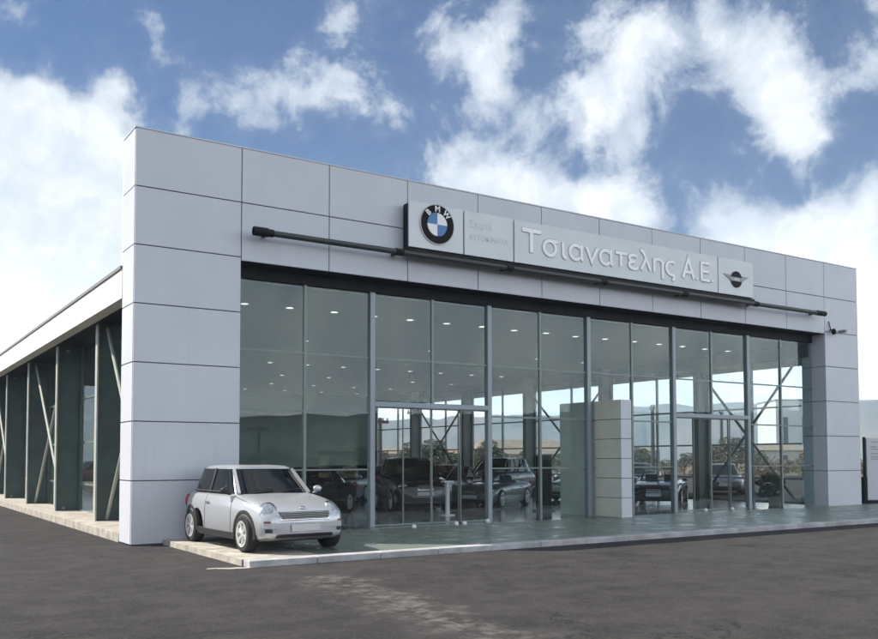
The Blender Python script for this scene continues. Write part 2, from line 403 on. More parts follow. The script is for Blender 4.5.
# ------------------------------------------------------------------ setting: ground
GZ = -.10
o = MB().add([(-6000, -6000, GZ-.008), (6000, -6000, GZ-.008), (6000, 6000, GZ-.008), (-6000, 6000, GZ-.008)], [(0, 1, 2, 3)]).build('ground', 'earth'); tag(o, kind='structure')
o = MB().add([(-70, -75, GZ), (75, -75, GZ), (75, 52, GZ), (-70, 52, GZ)], [(0, 1, 2, 3)]).build('asphalt_yard', 'asphalt'); tag(o, kind='structure')
# platform in front of and beside the showroom
PX0, PY0, PX1 = .66, -4.72, 60
o = MB().box(PX0+.0, PX1, PY0+.28, .0, GZ-.05, 0).build('pavement', 'tile'); tag(o, kind='structure')
o = MB().box(PX0, PX0+.0, 0, 0, 0, 0) if False else None
k = MB()
x = PX0
while x < PX1:
    L = 1.2; k.box(x+.004, min(x+L, PX1)-.004, PY0, PY0+.276, GZ-.05, .006); x += L
o = k.build('kerb', 'kerb', bevel=.012); tag(o, kind='structure')
o = MB().box(25.27, PX1, 0.003, 30, GZ-.05, -.004).build('side_pavement', 'asphalt'); tag(o, kind='structure')
# concrete apron strip left of the car, a finger above the tiles
o = MB().box(PX0-.02, PX0+1.35, PY0+.29, -.01, GZ-.04, .006).build('concrete_apron', 'concrete'); tag(o, kind='structure')
rnd = random.Random(5); bl = []
for k_ in range(26):
    a_ = 2*math.pi*k_/26; q_ = 1+rnd.uniform(-.28, .28)
    bl.append((.36+.34*math.cos(a_)*q_, -4.62-.14*math.cos(a_)+.09*math.sin(a_)*q_, GZ+.004))
o = MB().add(bl, [tuple(range(26))]).build('spilled_mortar', 'concrete'); tag(o, kind='structure')

# ------------------------------------------------------------------ mountains
def ridge(name, az0, az1, dist, hfun, seed):
    rnd = random.Random(seed); n = 160; rows = 9; vs = []; fs = []
    ph = [rnd.uniform(0, 6.28) for _ in range(12)]
    for i in range(n+1):
        az = az0+(az1-az0)*i/n; t = i/n
        rg = sum(math.sin(az*f+ph[j])/f**.9 for j, f in enumerate((5, 9, 17, 31, 57, 103)))*.9
        H = hfun(math.degrees(az))*(1+.28*rg)
        for j in range(rows+1):
            s = j/rows
            d = dist*(1+.34*s-.17)+ (25*math.sin(az*70+j)+18*math.sin(az*131+2*j))*(1 if 0 < j < rows else 0)
            prof = math.sin(math.pi*min(1, s*1.15))**1.2 if s < .87 else 0
            z = H*prof+(rnd.uniform(-1, 1)*H*.035 if 0 < j < rows else -6)-4
            vs.append((CAM[0]+d*math.sin(az), CAM[1]+d*math.cos(az), z))
    for i in range(n):
        for j in range(rows):
            a = i*(rows+1)+j; fs.append((a, a+1, a+rows+2, a+rows+1))
    o = MB().add(vs, fs).build(name, 'hill', smooth=True); tag(o, kind='structure'); return o
# azimuth measured from +y towards +x; the photograph spans 7..60 degrees
def hf(a):
    if a < 6: return 150
    if a < 20: return 150-(a-6)*5
    if a < 45: return 80
    return 92
ridge('mountains', R(-40), R(110), 1500, hf, 4)
ridge('hills', R(110), R(320), 1300, lambda a: 70, 11)

# ------------------------------------------------------------------ showroom building
B = empty('showroom_building', (0, 0, 0), 'grey panelled glass-fronted car showroom, dark steel columns along its side', 'building')
P0 = 2.262; BAY = 2.1024; XR = 23.286; XE = 25.27; TOP = 8.4; OPEN = 5.92; GY = .54; TH = .95
joints = [0, P0]+[P0+BAY*i for i in range(1, 11)]+[XE]
core = MB().box(.03, P0-.03, .03, TH-.03, GZ, TOP-.02).box(XR+.03, XE-.03, .03, TH-.03, GZ, TOP-.02).box(P0-.03, XR+.03, .03, TH-.03, OPEN+.03, TOP-.02)
core.build('facade_frame', 'gap', B)
cl = MB(); GAP = .011
def panel(x0, x1, z0, z1, y=0): cl.box(x0+GAP, x1-GAP, y, y+.03, z0+GAP, z1-GAP)
rows = [1.2*i for i in range(8)]
for r in range(7):
    z0 = rows[r] if r else GZ+.02
    panel(0, P0, z0, rows[r+1]); panel(XR, XE, z0, rows[r+1])
    cl.box(0, .03, .03+GAP, TH-.03, z0+GAP, rows[r+1]-GAP)                       # left return
    cl.box(XE-.03, XE, .03+GAP, TH-.03, z0+GAP, rows[r+1]-GAP)
    if r < 5:
        cl.box(P0-.03, P0, .03+GAP, TH-.03, z0+GAP, rows[r+1]-GAP)
        cl.box(XR, XR+.03, .03+GAP, TH-.03, z0+GAP, rows[r+1]-GAP)
for i in range(1, 11):
    panel(joints[i], joints[i+1], 7.2, TOP); panel(joints[i], joints[i+1], OPEN, 7.2)
cl.build('cladding', 'panel', B, bevel=.004)
MB().box(-.01, XE+.01, 0, TH+.02, TOP, TOP+.03).build('coping', 'panel', B)
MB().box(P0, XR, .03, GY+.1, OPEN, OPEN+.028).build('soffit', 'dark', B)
MB().box(P0, XR, GY-.05, GY+.09, 5.66, OPEN-.002).build('head_frame', 'dark', B)
MB().box(0, XE, TH-.025, TH+.05, 5.76, TOP-.03).build('facade_back', 'fascia', B)
# side fascias, roof, plinth, back wall
DEP = 32.3
MB().box(0.0, .30, TH+.02, DEP, 5.03, 5.66).build('side_fascia', 'fascia', B, bevel=.01)
MB().box(-.03, .34, TH+.055, DEP+.02, 5.663, 5.73).build('roof_edge', 'cap', B)
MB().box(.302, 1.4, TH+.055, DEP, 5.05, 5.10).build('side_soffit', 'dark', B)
MB().box(XE-1.1, XE-.8, TH+.055, DEP, 5.03, 5.66).build('side_fascia', 'fascia', B)
MB().box(.34, XE-.8, TH+.055, DEP, 5.74, 5.82).build('roof', 'cap', B)
MB().box(.0, 1.1, TH+.02, DEP, GZ, .10).build('plinth', 'concrete', B, bevel=.01)
MB().box(8.2, XR, DEP-.2, DEP, -.05, 5.6).build('back_wall', 'back', B)
MB().box(1.15, 4.9, DEP-.2, DEP, -.05, 5.6).build('back_wall', 'back', B)
MB().box(4.93, 8.17, DEP-.11, DEP-.09, .03, 5.55).build('window_pane', 'glassside', B)
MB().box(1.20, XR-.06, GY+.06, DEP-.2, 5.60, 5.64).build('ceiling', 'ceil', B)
MB().box(XR-.10, XR+.12, GY+.1, DEP-.2, 5.18, 5.598).build('eaves_beam', 'green', B)
MB().box(1.10, 1.30, TH+.06, DEP-.2, 5.12, 5.598).build('eaves_beam', 'green', B)
o = MB().box(P0, XR, 0, 1.0, -.05, 0).box(1.1, XR+.1, 1.0, DEP, -.05, 0).build('floor', 'floor'); tag(o, kind='structure')
GLX, GRX = 1.14, XR+.02
for k in range(6):
    y = 5.1+5.3*k
    if y > DEP-.3: y = DEP-.35
    o = MB().box(.44, 1.06, y+.012, y+.04, .10, 5.03).build('column', 'green', B)
    MB().box(.40, .438, y-.09, y+.13, .10, 5.03).build('flange', 'flange', o)
    MB().box(1.062, 1.10, y-.09, y+.13, .10, 5.03).build('flange', 'green', o)
    o = MB().box(22.66, 23.20, y+.012, y+.04, 0, 5.59).build('column', 'green', B)
    MB().box(22.62, 22.658, y-.10, y+.14, 0, 5.59).build('flange', 'green', o)
    MB().box(23.202, 23.24, y-.10, y+.14, 0, 5.18).build('flange', 'green', o)
for k, (ya, yb) in enumerate([(1.0, 5.1), (10.4, 15.7), (21, 26.3)]):
    for (za, zb) in ((.15, 4.95), (4.95, .15)):
        MB().tube([(.66+.05*(za > 1), ya, za), (.66+.05*(za > 1), yb, zb)], .045, 8).build('brace', 'flange', B, smooth=True)
        MB().tube([(22.9+.06*(za > 1), ya, za), (22.9+.06*(za > 1), yb, zb)], .05, 8).build('brace', 'green', B, smooth=True)
# side glazing: panes between thin verticals and rails
for gx, nm in ((GLX, 'l'), (GRX, 'r')):
    ys = [1.0]+[5.1+2.65*i for i in range(0, 11)]
    ys = [y for y in ys if y < DEP-.4]+[DEP-.2]
    ys.insert(1, 3.05)
    for a, b in zip(ys[:-1], ys[1:]):
        MB().box(gx-.006, gx+.006, a+.03, b-.03, .02 if nm == 'r' else .12, 5.17 if nm == 'r' else 5.1).build('window_pane', 'glassside' if nm == 'r' else 'glassleft', B)
    for i, y in enumerate(ys[1:-1]):
        MB().box(gx-.05, gx+.05, y-.03, y+.03, .0 if nm == 'r' else .1, 5.17 if nm == 'r' else 5.1).build('mullion', 'mullthin', B)
    for z in (.9, 2.15, 3.48):
        MB().box(gx-.04, gx+.04, 1.0, DEP-.2, z-.03, z+.03).build('rail', 'mullthin', B)
# front curtain wall
SP = (XR-P0)/6
DOORS = (1, 4)
for i in range(6):
    x0 = P0+SP*i; x1 = x0+SP; xm = (x0+x1)/2
    door = i in DOORS
    if i: MB().box(x0-.066, x0+.066, GY-.08, GY+.08, 0, 5.66).build('mullion', 'mull', B, bevel=.008)
    zb = 3.02 if door else 0
    MB().box(xm-.035, xm+.035, GY-.03, GY+.06, zb, 5.66).build('mullion', 'mullthin', B)
    a0 = x0+.066 if i else x0; a1 = x1-.066 if i < 5 else x1
    for (p, q) in ((a0, xm-.035), (xm+.035, a1)):
        if not door:
            levels = [0.02, 1.38, 2.74, 4.08, 5.66]
        else: levels = [3.02, 4.08, 5.66]
        for z0, z1 in zip(levels[:-1], levels[1:]):
            MB().box(p, q, GY-.006, GY+.006, z0+.022, z1-.022).build('window_pane', 'glass', B)
        for z in levels[1:-1]:
            w = .022 if z != 1.38 else .018
            MB().box(p, q, GY-.02, GY+.03, z-w, z+w).build('transom', 'mullthin', B)
    if door:
        MB().box(a0, a1, GY-.08, GY+.08, 2.90, 3.02).build('door_head', 'mull', B)
        w = (a1-a0)/4
        for j in range(4):
            d = empty('sliding_door', (0, 0, 0), None, None); d.parent = B
            off = .0 if j in (0, 3) else .05
            MB().box(a0+w*j+.03, a0+w*(j+1)-.03, GY+off-.005, GY+off+.005, .06, 2.86).build('window_pane', 'glassside', d)
            fr = MB(); q0, q1 = a0+w*j+.004, a0+w*(j+1)-.004
            fr.box(q0, q0+.022, GY+off-.02, GY+off+.02, .01, 2.895).box(q1-.022, q1, GY+off-.02, GY+off+.02, .01, 2.895).box(q0+.022, q1-.022, GY+off-.02, GY+off+.02, .01, .05).box(q0+.022, q1-.022, GY+off-.02, GY+off+.02, 2.865, 2.895)
            fr.build('door_frame', 'mullthin', d)
MB().box(P0, XR, GY-.05, GY+.05, 0.001, .02).build('sill', 'mull', B) if False else None

# blade wall that runs through the glass
W_ = empty('partition_wall', (13.23, -.51, 0), 'beige panelled blade wall standing out through the glass front', 'wall')
pw = MB(); h = 3.27/6
for r in range(6):
    z0, z1 = h*r+.008, h*(r+1)-.008
    pw.box(-.20, -.175, .026, 1.045, z0, z1).box(.175, .20, .026, 1.045, z0, z1)
pw.build('side_panel', 'beigewall', W_)
fp = MB()
for r in range(6): fp.box(-.20, .20, 0, .024, h*r+.008, h*(r+1)-.008)
fp.build('front_panel', 'panel', W_)
MB().box(-.17, .17, .026, 2.5, 0, 3.262).build('wall_core', 'gap', W_)
MB().box(-.20, -.175, 1.055, 2.55, 0, 3.27).box(.175, .20, 1.055, 2.55, 0, 3.27).box(-.17, .17, 2.51, 2.55, 0, 3.27).build('inner_panel', 'beigewall', W_)

# ------------------------------------------------------------------ sign on the facade
SG = empty('facade_sign', (12.66, -.36, 6.68), 'long pale sign board reading Τσιανατελης Α.Ε. with round and winged emblems, mounted on the facade', 'sign')
def sgx(x): return x-12.66
segs = [(6.29, 7.86), (7.90, 9.43), (9.47, 17.33), (17.37, 19.02)]
for (a, b) in segs:
    MB().box(sgx(a), sgx(b), 0, .05, .01, 1.12).build('sign_panel', 'sign', SG, bevel=.008)
MB().box(sgx(6.31), sgx(19.0), .052, .30, .0, 1.08).build('sign_case', 'dark', SG)
MB().box(sgx(6.27), sgx(19.05), -.02, .30, -.12, -.03).build('support_rail', 'dark', SG)
for x in (6.7, 9.45, 12.4, 15.2, 18.4): MB().box(sgx(x)-.03, sgx(x)+.03, .28, .358, -.1, .3).build('bracket', 'dark', SG)
# letters drawn as pen strokes: white face over a soft grey rim
def arc(cx, cz, rx, rz, a0, a1, n=22): return [(cx+rx*math.cos(R(a0+(a1-a0)*i/n)), cz+rz*math.sin(R(a0+(a1-a0)*i/n))) for i in range(n+1)]
GLY = {'Τ': (1.62, [[(0, 1.5), (1.45, 1.5)], [(.72, 1.5), (.72, 0)]]),
 'σ': (1.22, [arc(.45, .5, .42, .5, 90, 450), [(.45, 1.0), (1.02, 1.0)]]),
 'ι': (.62, [[(.16, 1.05), (.16, .25)]+arc(.36, .22, .20, .22, 180, 280, 8)]),
 'α': (1.20, [arc(.43, .5, .40, .5, 40, 320), [(.86, 1.05), (.86, .20)]+arc(1.0, .20, .14, .2, 180, 260, 6)]),
 'ν': (1.02, [[(.02, 1.02), (.42, .02), (.84, 1.02)]]),
 'τ': (1.00, [[(.0, 1.0), (.86, 1.0)], [(.42, 1.0), (.42, 0)]]),
 'ε': (.96, [arc(.44, .76, .34, .25, 40, 270)[:-1]+[(.50, .51)], arc(.44, .26, .38, .26, 90, 325)]),
 'λ': (1.04, [[(.02, 1.46), (.16, 1.46), (.30, 1.30), (.86, 0)], [(.47, .88), (.06, 0)]]),
 'η': (1.08, [[(.10, 1.05), (.10, 0)], [(.10, .66)]+arc(.45, .66, .35, .36, 165, 0, 12)+[(.80, -.42)]]),
 'ς': (1.00, [arc(.48, .5, .44, .5, 55, 262)+arc(.50, -.20, .20, .19, 60, -80, 8)]),
 'Α': (1.12, [[(.0, 0), (.48, 1.5), (.96, 0)], [(.20, .48), (.76, .48)]]), '.': (.42, [[(.10, 0), (.10, .15)]]),
 'Ε': (.98, [[(.10, 0), (.10, 1.5)], [(.10, 1.43), (.82, 1.43)], [(.10, .76), (.72, .76)], [(.10, .07), (.82, .07)]])}
def ribbon(mb, pts, w, y0, y1):
    n = len(pts); L = []
    closed = (Vector(pts[0])-Vector(pts[-1])).length < 1e-4
    if closed: pts = pts[:-1]; n -= 1
    for i, p in enumerate(pts):
        a = Vector(pts[(i-1) % n] if closed else pts[max(i-1, 0)]); b = Vector(pts[(i+1) % n] if closed else pts[min(i+1, n-1)]); p = Vector(p)
        d1 = (p-a).normalized() if (p-a).length > 1e-6 else (b-p).normalized(); d2 = (b-p).normalized() if (b-p).length > 1e-6 else d1
        t = (d1+d2).normalized(); nn = Vector((-t.y, t.x)); k = 1/max(.35, nn.dot(Vector((-d1.y, d1.x))))
        L.append((p+nn*w/2*k, p-nn*w/2*k))
    vs = []; fs = []
    for q0, q1 in L: vs += [(q0.x, y0, q0.y), (q1.x, y0, q1.y), (q1.x, y1, q1.y), (q0.x, y1, q0.y)]
    m = n if closed else n-1
    for i in range(m):
        a = i*4; b = ((i+1) % n)*4
        for k in range(4): fs.append((a+k, a+(k+1) % 4, b+(k+1) % 4, b+k))
    if not closed: fs += [(0, 1, 2, 3), ((n-1)*4+3, (n-1)*4+2, (n-1)*4+1, (n-1)*4)]
    mb.add(vs, fs)
def sign_word(word, x, z, kx, kz, w=.088):
    for ch in word:
        adv, st = GLY[ch]
        if ch != ' ':
            rim = MB(); face = MB()
            for i, q in enumerate(st):
                pts = [(x+a*kx, z+b*kz) for a, b in q]
                ribbon(face, pts, w, -.026-.002*i, -.012); ribbon(rim, pts, w+.036, -.011-.0015*i, -.001)
            face.build('letter', 'letter', SG); rim.build('letter_rim', 'lettershade', SG)
        x += adv*kx
sign_word('Τ', sgx(9.70), .32, .44, .385, .105)
sign_word('σιανατελης', sgx(10.42), .33, .495, .385)
sign_word('Α.Ε.', sgx(15.76), .30, .50, .385)
text('small_lettering', 'Σειρά', .26, (sgx(8.02), -.004, .72), 'faint', SG, .002)
text('small_lettering', 'ΑΥΤΟΚΙΝΗΤΑ', .19, (sgx(8.02), -.004, .42), 'faint', SG, .002)
# round emblem: black ring with three letters, blue and white quarters
ex, ez, er = 7.08, 7.32-6.68, .475
def disc(prt_name, r0, r1, a0, a1, y, th, m, parent, cx, cz, n=48):
    vs = []; fs = []; k = max(3, int(n*(a1-a0)/360)+1)
    for i in range(k+1):
        a = R(a0+(a1-a0)*i/k)
        for r in (r0, r1):
            for yy in (y, y-th): vs.append((cx+r*math.cos(a), yy, cz+r*math.sin(a)))
    for i in range(k):
        b = i*4; fs += [(b+1, b+3, b+7, b+5), (b, b+4, b+6, b+2), (b+2, b+6, b+7, b+3), (b, b+1, b+5, b+4)]
    fs += [(0, 2, 3, 1), (4*k, 4*k+1, 4*k+3, 4*k+2)]
    return MB().add(vs, fs).build(prt_name, m, parent)
em = empty('round_emblem', (0, 0, 0), None, None); em.parent = SG
disc('rim', er, er+.02, 0, 360, -.001, .03, 'ring', em, sgx(ex), ez)
disc('black_ring', er*.62, er, 0, 360, -.001, .025, 'black', em, sgx(ex), ez)
disc('blue_quarter', .0, er*.60, 90, 180, -.001, .025, 'blue', em, sgx(ex), ez)
disc('blue_quarter', .0, er*.60, 270, 360, -.001, .025, 'blue', em, sgx(ex), ez)
disc('white_quarter', .0, er*.60, 0, 90, -.001, .025, 'white', em, sgx(ex), ez)
disc('white_quarter', .0, er*.60, 180, 270, -.001, .025, 'white', em, sgx(ex), ez)
for ch, a in (('B', 135), ('M', 90), ('W', 45)):
    rr = er*.80; th = R(a-90)
    cu = text('emblem_letter', ch, er*.42, (0, 0, 0), 'white', em, .006, .006, 'CENTER')
    cu.data.transform(Matrix.Translation((0, 0, -er*.15)))
    cu.data.transform(Matrix.Rotation(-th, 4, 'Y'))
    cu.data.transform(Matrix.Translation((sgx(ex)+rr*math.cos(R(a)), -.034, ez+rr*math.sin(R(a)))))
# winged emblem
wm = empty('winged_emblem', (0, 0, 0), None, None); wm.parent = SG
cx, cz = sgx(18.19), 7.19-6.68
for sgn in (-1, 1):
    w = MB()
    for q in range(4):
        z1 = cz+.115-q*.055; z0 = z1-.042; xo = .60-q*.10
        w.add([(cx+sgn*.10, y, z1) for y in (-.001, -.018)]+[(cx+sgn*xo, y, z1+.012) for y in (-.001, -.018)]+[(cx+sgn*(xo-.10), y, z0) for y in (-.001, -.018)]+[(cx+sgn*.10, y, z0) for y in (-.001, -.018)],
              [(0, 2, 4, 6), (1, 7, 5, 3), (0, 1, 3, 2), (2, 3, 5, 4), (4, 5, 7, 6), (6, 7, 1, 0)])
    w.build('wing', 'silverwing', wm)
disc('black_disc', 0, .255, 0, 360, -.001, .026, 'black', wm, cx, cz)
MB().box(cx-.29, cx+.29, -.034, -.028, cz-.06, cz+.06).build('name_bar', 'silverwing', wm)
text('emblem_lettering', 'MINI', .105, (cx, -.036, cz-.035), 'white', wm, .002, .002, 'CENTER')

# lighting tube under the sign
LB = empty('facade_light_tube', (2.4, -.34, 6.52), 'long dark tubular light bar running across the facade under the sign', 'light bar')
MB().tube([(0, 0, 0), (20.35, 0, 0)], .068, 14).build('tube', 'tube', LB, smooth=True)
MB().tube([(.0, -.01, 0), (.32, -.01, 0)], .10, 14).build('end_lamp', 'dark', LB, smooth=True)
MB().tube([(20.1, -.01, 0), (20.4, -.01, 0)], .085, 14).build('end_lamp', 'dark', LB, smooth=True)
for i in range(7):
    x = .35+3.28*i
    MB().box(x-.04, x+.04, 0, .338, -.03, .03).build('bracket', 'dark', LB)
    MB().tube([(x-.10, 0, 0), (x+.10, 0, 0)], .088, 12).build('collar', 'dark', LB, smooth=True)
# two small security lamps on the right pillar
for i, (x, lab) in enumerate(((23.58, 'small dark security lamp on the right pillar, nearest the glass'), (24.1, 'small dark camera on the right pillar, further from the glass'))):
    q = empty('security_lamp' if i == 0 else 'security_camera', (x, 0, 6.06), lab, 'lamp' if i == 0 else 'camera')
    MB().box(-.025, .025, -.10, 0, -.02, .02).build('arm', 'dark', q)
    if i == 0: MB().ellipsoid((0, -.15, -.06), (.09, .08, .11)).build('lamp_head', 'dark', q, smooth=True); MB().tube([(-.12, -.04, .30), (0, -.04, 0)], .018, 6).build('bent_rod', 'dark', q)
    else: MB().cbox((.02, -.16, -.01), (.12, .22, .10)).build('camera_body', 'cap', q, bevel=.015)

# ------------------------------------------------------------------ ceiling lights
def downlight(x, y, z=5.6):
    q = empty('ceiling_light', (x, y, z), 'small round white downlight set flush in the showroom ceiling', 'ceiling light', 'downlights in the showroom ceiling')
    MB().lathe([(-.012, .12), (-.012, .09), (-.001, .09), (-.001, .12)], (0, 0, 0), 'z', 20, closed=True).build('ring', 'ring', q)
    MB().lathe([(-.006, .087), (-.002, .087)], (0, 0, 0), 'z', 20).build('bulb', 'lamp', q)
    return q
dl = None
ORD = ['first', 'second', 'third', 'fourth', 'fifth', 'sixth', 'seventh', 'eighth', 'ninth', 'tenth', 'eleventh', 'twelfth', 'thirteenth', 'fourteenth', 'fifteenth', 'sixteenth', 'seventeenth', 'eighteenth', 'nineteenth', 'twentieth', 'twenty-first', 'twenty-second', 'twenty-third', 'twenty-fourth', 'twenty-fifth', 'twenty-sixth', 'twenty-seventh', 'twenty-eighth']
ROWN = {3.3: 'nearest the glass front', 9.1: 'second from the front', 12.2: 'third from the front', 16.0: 'fourth from the front', 20.8: 'fifth from the front', 25.5: 'second from the back wall', 29.5: 'nearest the back wall'}
cnt = {}
rowsL = [(3.3, 3.6, 1.25, 16), (9.1, 3.0, 2.5, 8), (9.1, 23.0, 2.5, 1), (12.2, 4.0, 4.8, 5), (16.0, 4.4, 1.7, 11), (20.8, 5.0, 2.4, 8), (25.5, 4.0, 2.4, 8), (29.5, 4.0, 2.4, 8)]
for (y, x0, st, n) in rowsL:
    for i in range(n):
        x = x0+st*i
        if x > 22.4: continue
        lab = '%s round downlight from the left in the ceiling row %s' % (ORD[cnt.setdefault(y, 0)], ROWN[y]); cnt[y] += 1
        if dl is None: dl = downlight(x, y); dl['label'] = lab
        else: c = copy_tree(dl); c['label'] = lab; c.location = (x+random.uniform(-.06, .06), y+random.uniform(-.06, .06), 5.6)
# small white lamps on the floor by the doors
fl = None
spots = [(6.43, -.35, 'between the car and the first tall mullion'), (7.77, -.15, 'left one of the close pair at the left door'), (8.00, -.18, 'right one of the close pair at the left door'), (8.98, .2, 'just left of the second thick mullion'),
         (17.4, .3, 'left of the right-hand door'), (18.6, .25, 'at the middle of the right-hand door'), (19.6, .1, 'at the right end of the right-hand door')]
for (x, y, lab) in spots:
    if fl is None:
        fl = empty('floor_lamp', (x, y, 0), '', 'floor lamp', 'white floor lamps along the glass front')
        MB().lathe([(0, .06), (.02, .06), (.025, .05)], (0, 0, 0), 'z', 18).build('base', 'ring', fl)
        MB().ellipsoid((0, 0, .045), (.055, .055, .05)).build('dome', 'white', fl, smooth=True); q = fl
    else: q = copy_tree(fl)
    q.location = (x, y, 0); q['label'] = 'small white domed floor lamp '+lab

# ------------------------------------------------------------------ totem at the right
T = empty('totem_sign', (26.05, .35, 0), 'pale grey standing totem sign with faded print by the right pillar', 'sign', rz=R(-20))
MB().box(.06, 1.25, -.06, .06, .12, 2.36).build('panel', 'totem', T, bevel=.01)
MB().tube([(0, 0, 0), (0, 0, 2.40)], .05, 12).build('post', 'dark', T)
MB().box(-.09, .04, -.09, .09, 0, .95).build('post_box', 'dark', T)
MB().box(.0, 1.3, -.12, .12, 0, .10).build('base', 'dark', T)
for z, wd in ((2.22, .35), (2.04, .28), (1.96, .42), (1.80, .75), (1.68, .6), (1.60, .85)):
    MB().box(.22, .22+wd, -.064, -.061, z-.02, z+.02).build('print_line', 'totemtext', T)

# ------------------------------------------------------------------ cars
def pchip(xs, ys, q):
    xs = np.array(xs, float); ys = np.array(ys, float); h = np.diff(xs); d = np.diff(ys)/h; m = np.zeros(len(xs))
    m[0] = d[0]; m[-1] = d[-1]
    for i in range(1, len(xs)-1):
        if d[i-1]*d[i] > 0: m[i] = 2*d[i-1]*d[i]/(d[i-1]+d[i])
    i = np.clip(np.searchsorted(xs, q, side='right')-1, 0, len(h)-1); t = (q-xs[i])/h[i]
    return (2*t**3-3*t**2+1)*ys[i]+(t**3-2*t**2+t)*h[i]*m[i]+(-2*t**3+3*t**2)*ys[i+1]+(t**3-t**2)*h[i]*m[i+1]
SEC = [(0, 0), (.80, 0), (.955, .07), (1.0, .22), (1.0, .45), (.995, .66), (.972, .80), (.925, .90), (.82, .96), (.60, .985), (.30, .997), (0, 1.0)]
def ring_pts(hw, y0, y1, z, n=36, p=5, zf=0):
    out = []; yc = (y0+y1)/2; hl = (y1-y0)/2
    for k in range(n):
        t = 2*math.pi*(k+.5)/n; c, s = math.cos(t), math.sin(t)
        yy = yc+hl*math.copysign(abs(s)**(2/p), s)
        out.append((hw*math.copysign(abs(c)**(2/p), c), yy, z+zf*(yy-yc)))
    return out
def make_car(name, spec, paint, label, cat, loc, rz, group=None, detail=True):
    sp = spec; L = sp['L']; h0 = -L/2
    car = empty(name, loc, label, cat, group, rz)
    st = sp['st']; ys = [s[0] for s in st]
    q = sorted(set([round(v, 3) for v in np.linspace(0, L, 60)]+ys+[.02, L-.02]))
    HW = lambda y: float(pchip(ys, [s[1] for s in st], y)); ZT = lambda y: float(pchip(ys, [s[2] for s in st], y)); ZB = lambda y: float(pchip(ys, [s[3] for s in st], y))
    loops = []
    for y in q:
        w, zt, zb = HW(y), ZT(y), ZB(y)
        half = [(w*a, h0+y, zb+(zt-zb)*b) for a, b in SEC]
        loops.append(half+[(-x, yy, z) for x, yy, z in half[-2:0:-1]])
    body = MB().loops(loops).build('body', paint, car, smooth=True)
    r = sp['r']; cut = MB()
    for wy in sp['wy']:
        for sx in (-1, 1):
            cut.lathe([(sx*.52, r*1.14), (sx*1.2, r*1.14)], (0, h0+wy, r), 'x', 32)
    co = cut.build('cut', 'trim')
    bo = body.modifiers.new('b', 'BOOLEAN'); bo.operation = 'DIFFERENCE'; bo.object = co; bo.solver = 'EXACT'
    bpy.context.view_layer.update(); bake(body); bpy.data.objects.remove(co)
    body.data.polygons.foreach_set('use_smooth', [True]*len(body.data.polygons)); body.data.set_sharp_from_angle(angle=R(35))
    MB().box(-.52, .52, h0+.35, h0+L-.35, .17, .45).build('underbody', 'trim', car)
    # greenhouse
    if sp.get('gh'):
        b = sp['gh']
        gh = MB().loops([ring_pts(b['w0'], h0+b['b0'], h0+b['b1'], b['z0']), ring_pts(b['w1'], h0+b['t0'], h0+b['t1'], b['z1'])])
        gh.build('windows', 'carglass', car, smooth=True)
        t = b['z1']
        MB().loops([ring_pts(b['w1']+.012, h0+b['t0']-.03, h0+b['t1']+.03, t-.012), ring_pts(b['w1']+.012, h0+b['t0']-.02, h0+b['t1']+.03, t+.012), ring_pts(b['w1']-.06, h0+b['t0']+.06, h0+b['t1']-.03, t+.042), ring_pts(b['w1']-.26, h0+b['t0']+.30, h0+b['t1']-.22, t+.058)]).build('roof', paint, car, smooth=True)
        for sx in (-1, 1):
            p0 = (sx*b['w0']*.895, h0+b['b0']+.09, b['z0']+.01); p1 = (sx*(b['w1'])*.915, h0+b['t0']+.03, t-.02)
            MB().bar(p0, p1, .05, .045).build('windscreen_pillar', paint, car)
            for f in b['pil']:
                yb = b['b0']+(b['b1']-b['b0'])*f
                MB().bar((sx*(b['w0']+.004), h0+yb, b['z0']), (sx*(b['w1']+.006), h0+yb, t), .02, .07, up=(0, 1, 0)).build('door_pillar', 'trim', car)
            # window sill line
            MB().tube([(sx*(b['w0']+.012), h0+b['b0']+.32+(b['b1']-b['b0']-.78)*i/8, b['z0']+.035) for i in range(9)], .012, 6).build('window_trim', 'trim', car)
    else:           # open car: cockpit, screen and headrests
        b = sp['open']
        MB().box(-.60, .60, h0+b[0], h0+b[1], b[2]-.02, b[2]+.015).build('cockpit', 'trim', car, bevel=.03)
        MB().bar((-.60, h0+b[0]-.1, b[2]+.02), (-.52, h0+b[0]+.28, b[2]+.36), .05, .04).bar((.60, h0+b[0]-.1, b[2]+.02), (.52, h0+b[0]+.28, b[2]+.36), .05, .04).bar((-.52, h0+b[0]+.28, b[2]+.36), (.52, h0+b[0]+.28, b[2]+.36), .05, .04).build('windscreen_frame', 'chrome', car)
        for sx in (-.33, .33): MB().box(sx-.22, sx+.22, h0+b[1]-.5, h0+b[1]-.35, b[2]-.1, b[2]+.22).build('seat', 'trim', car, bevel=.05)
    # wheels
    wx = sp['track']/2
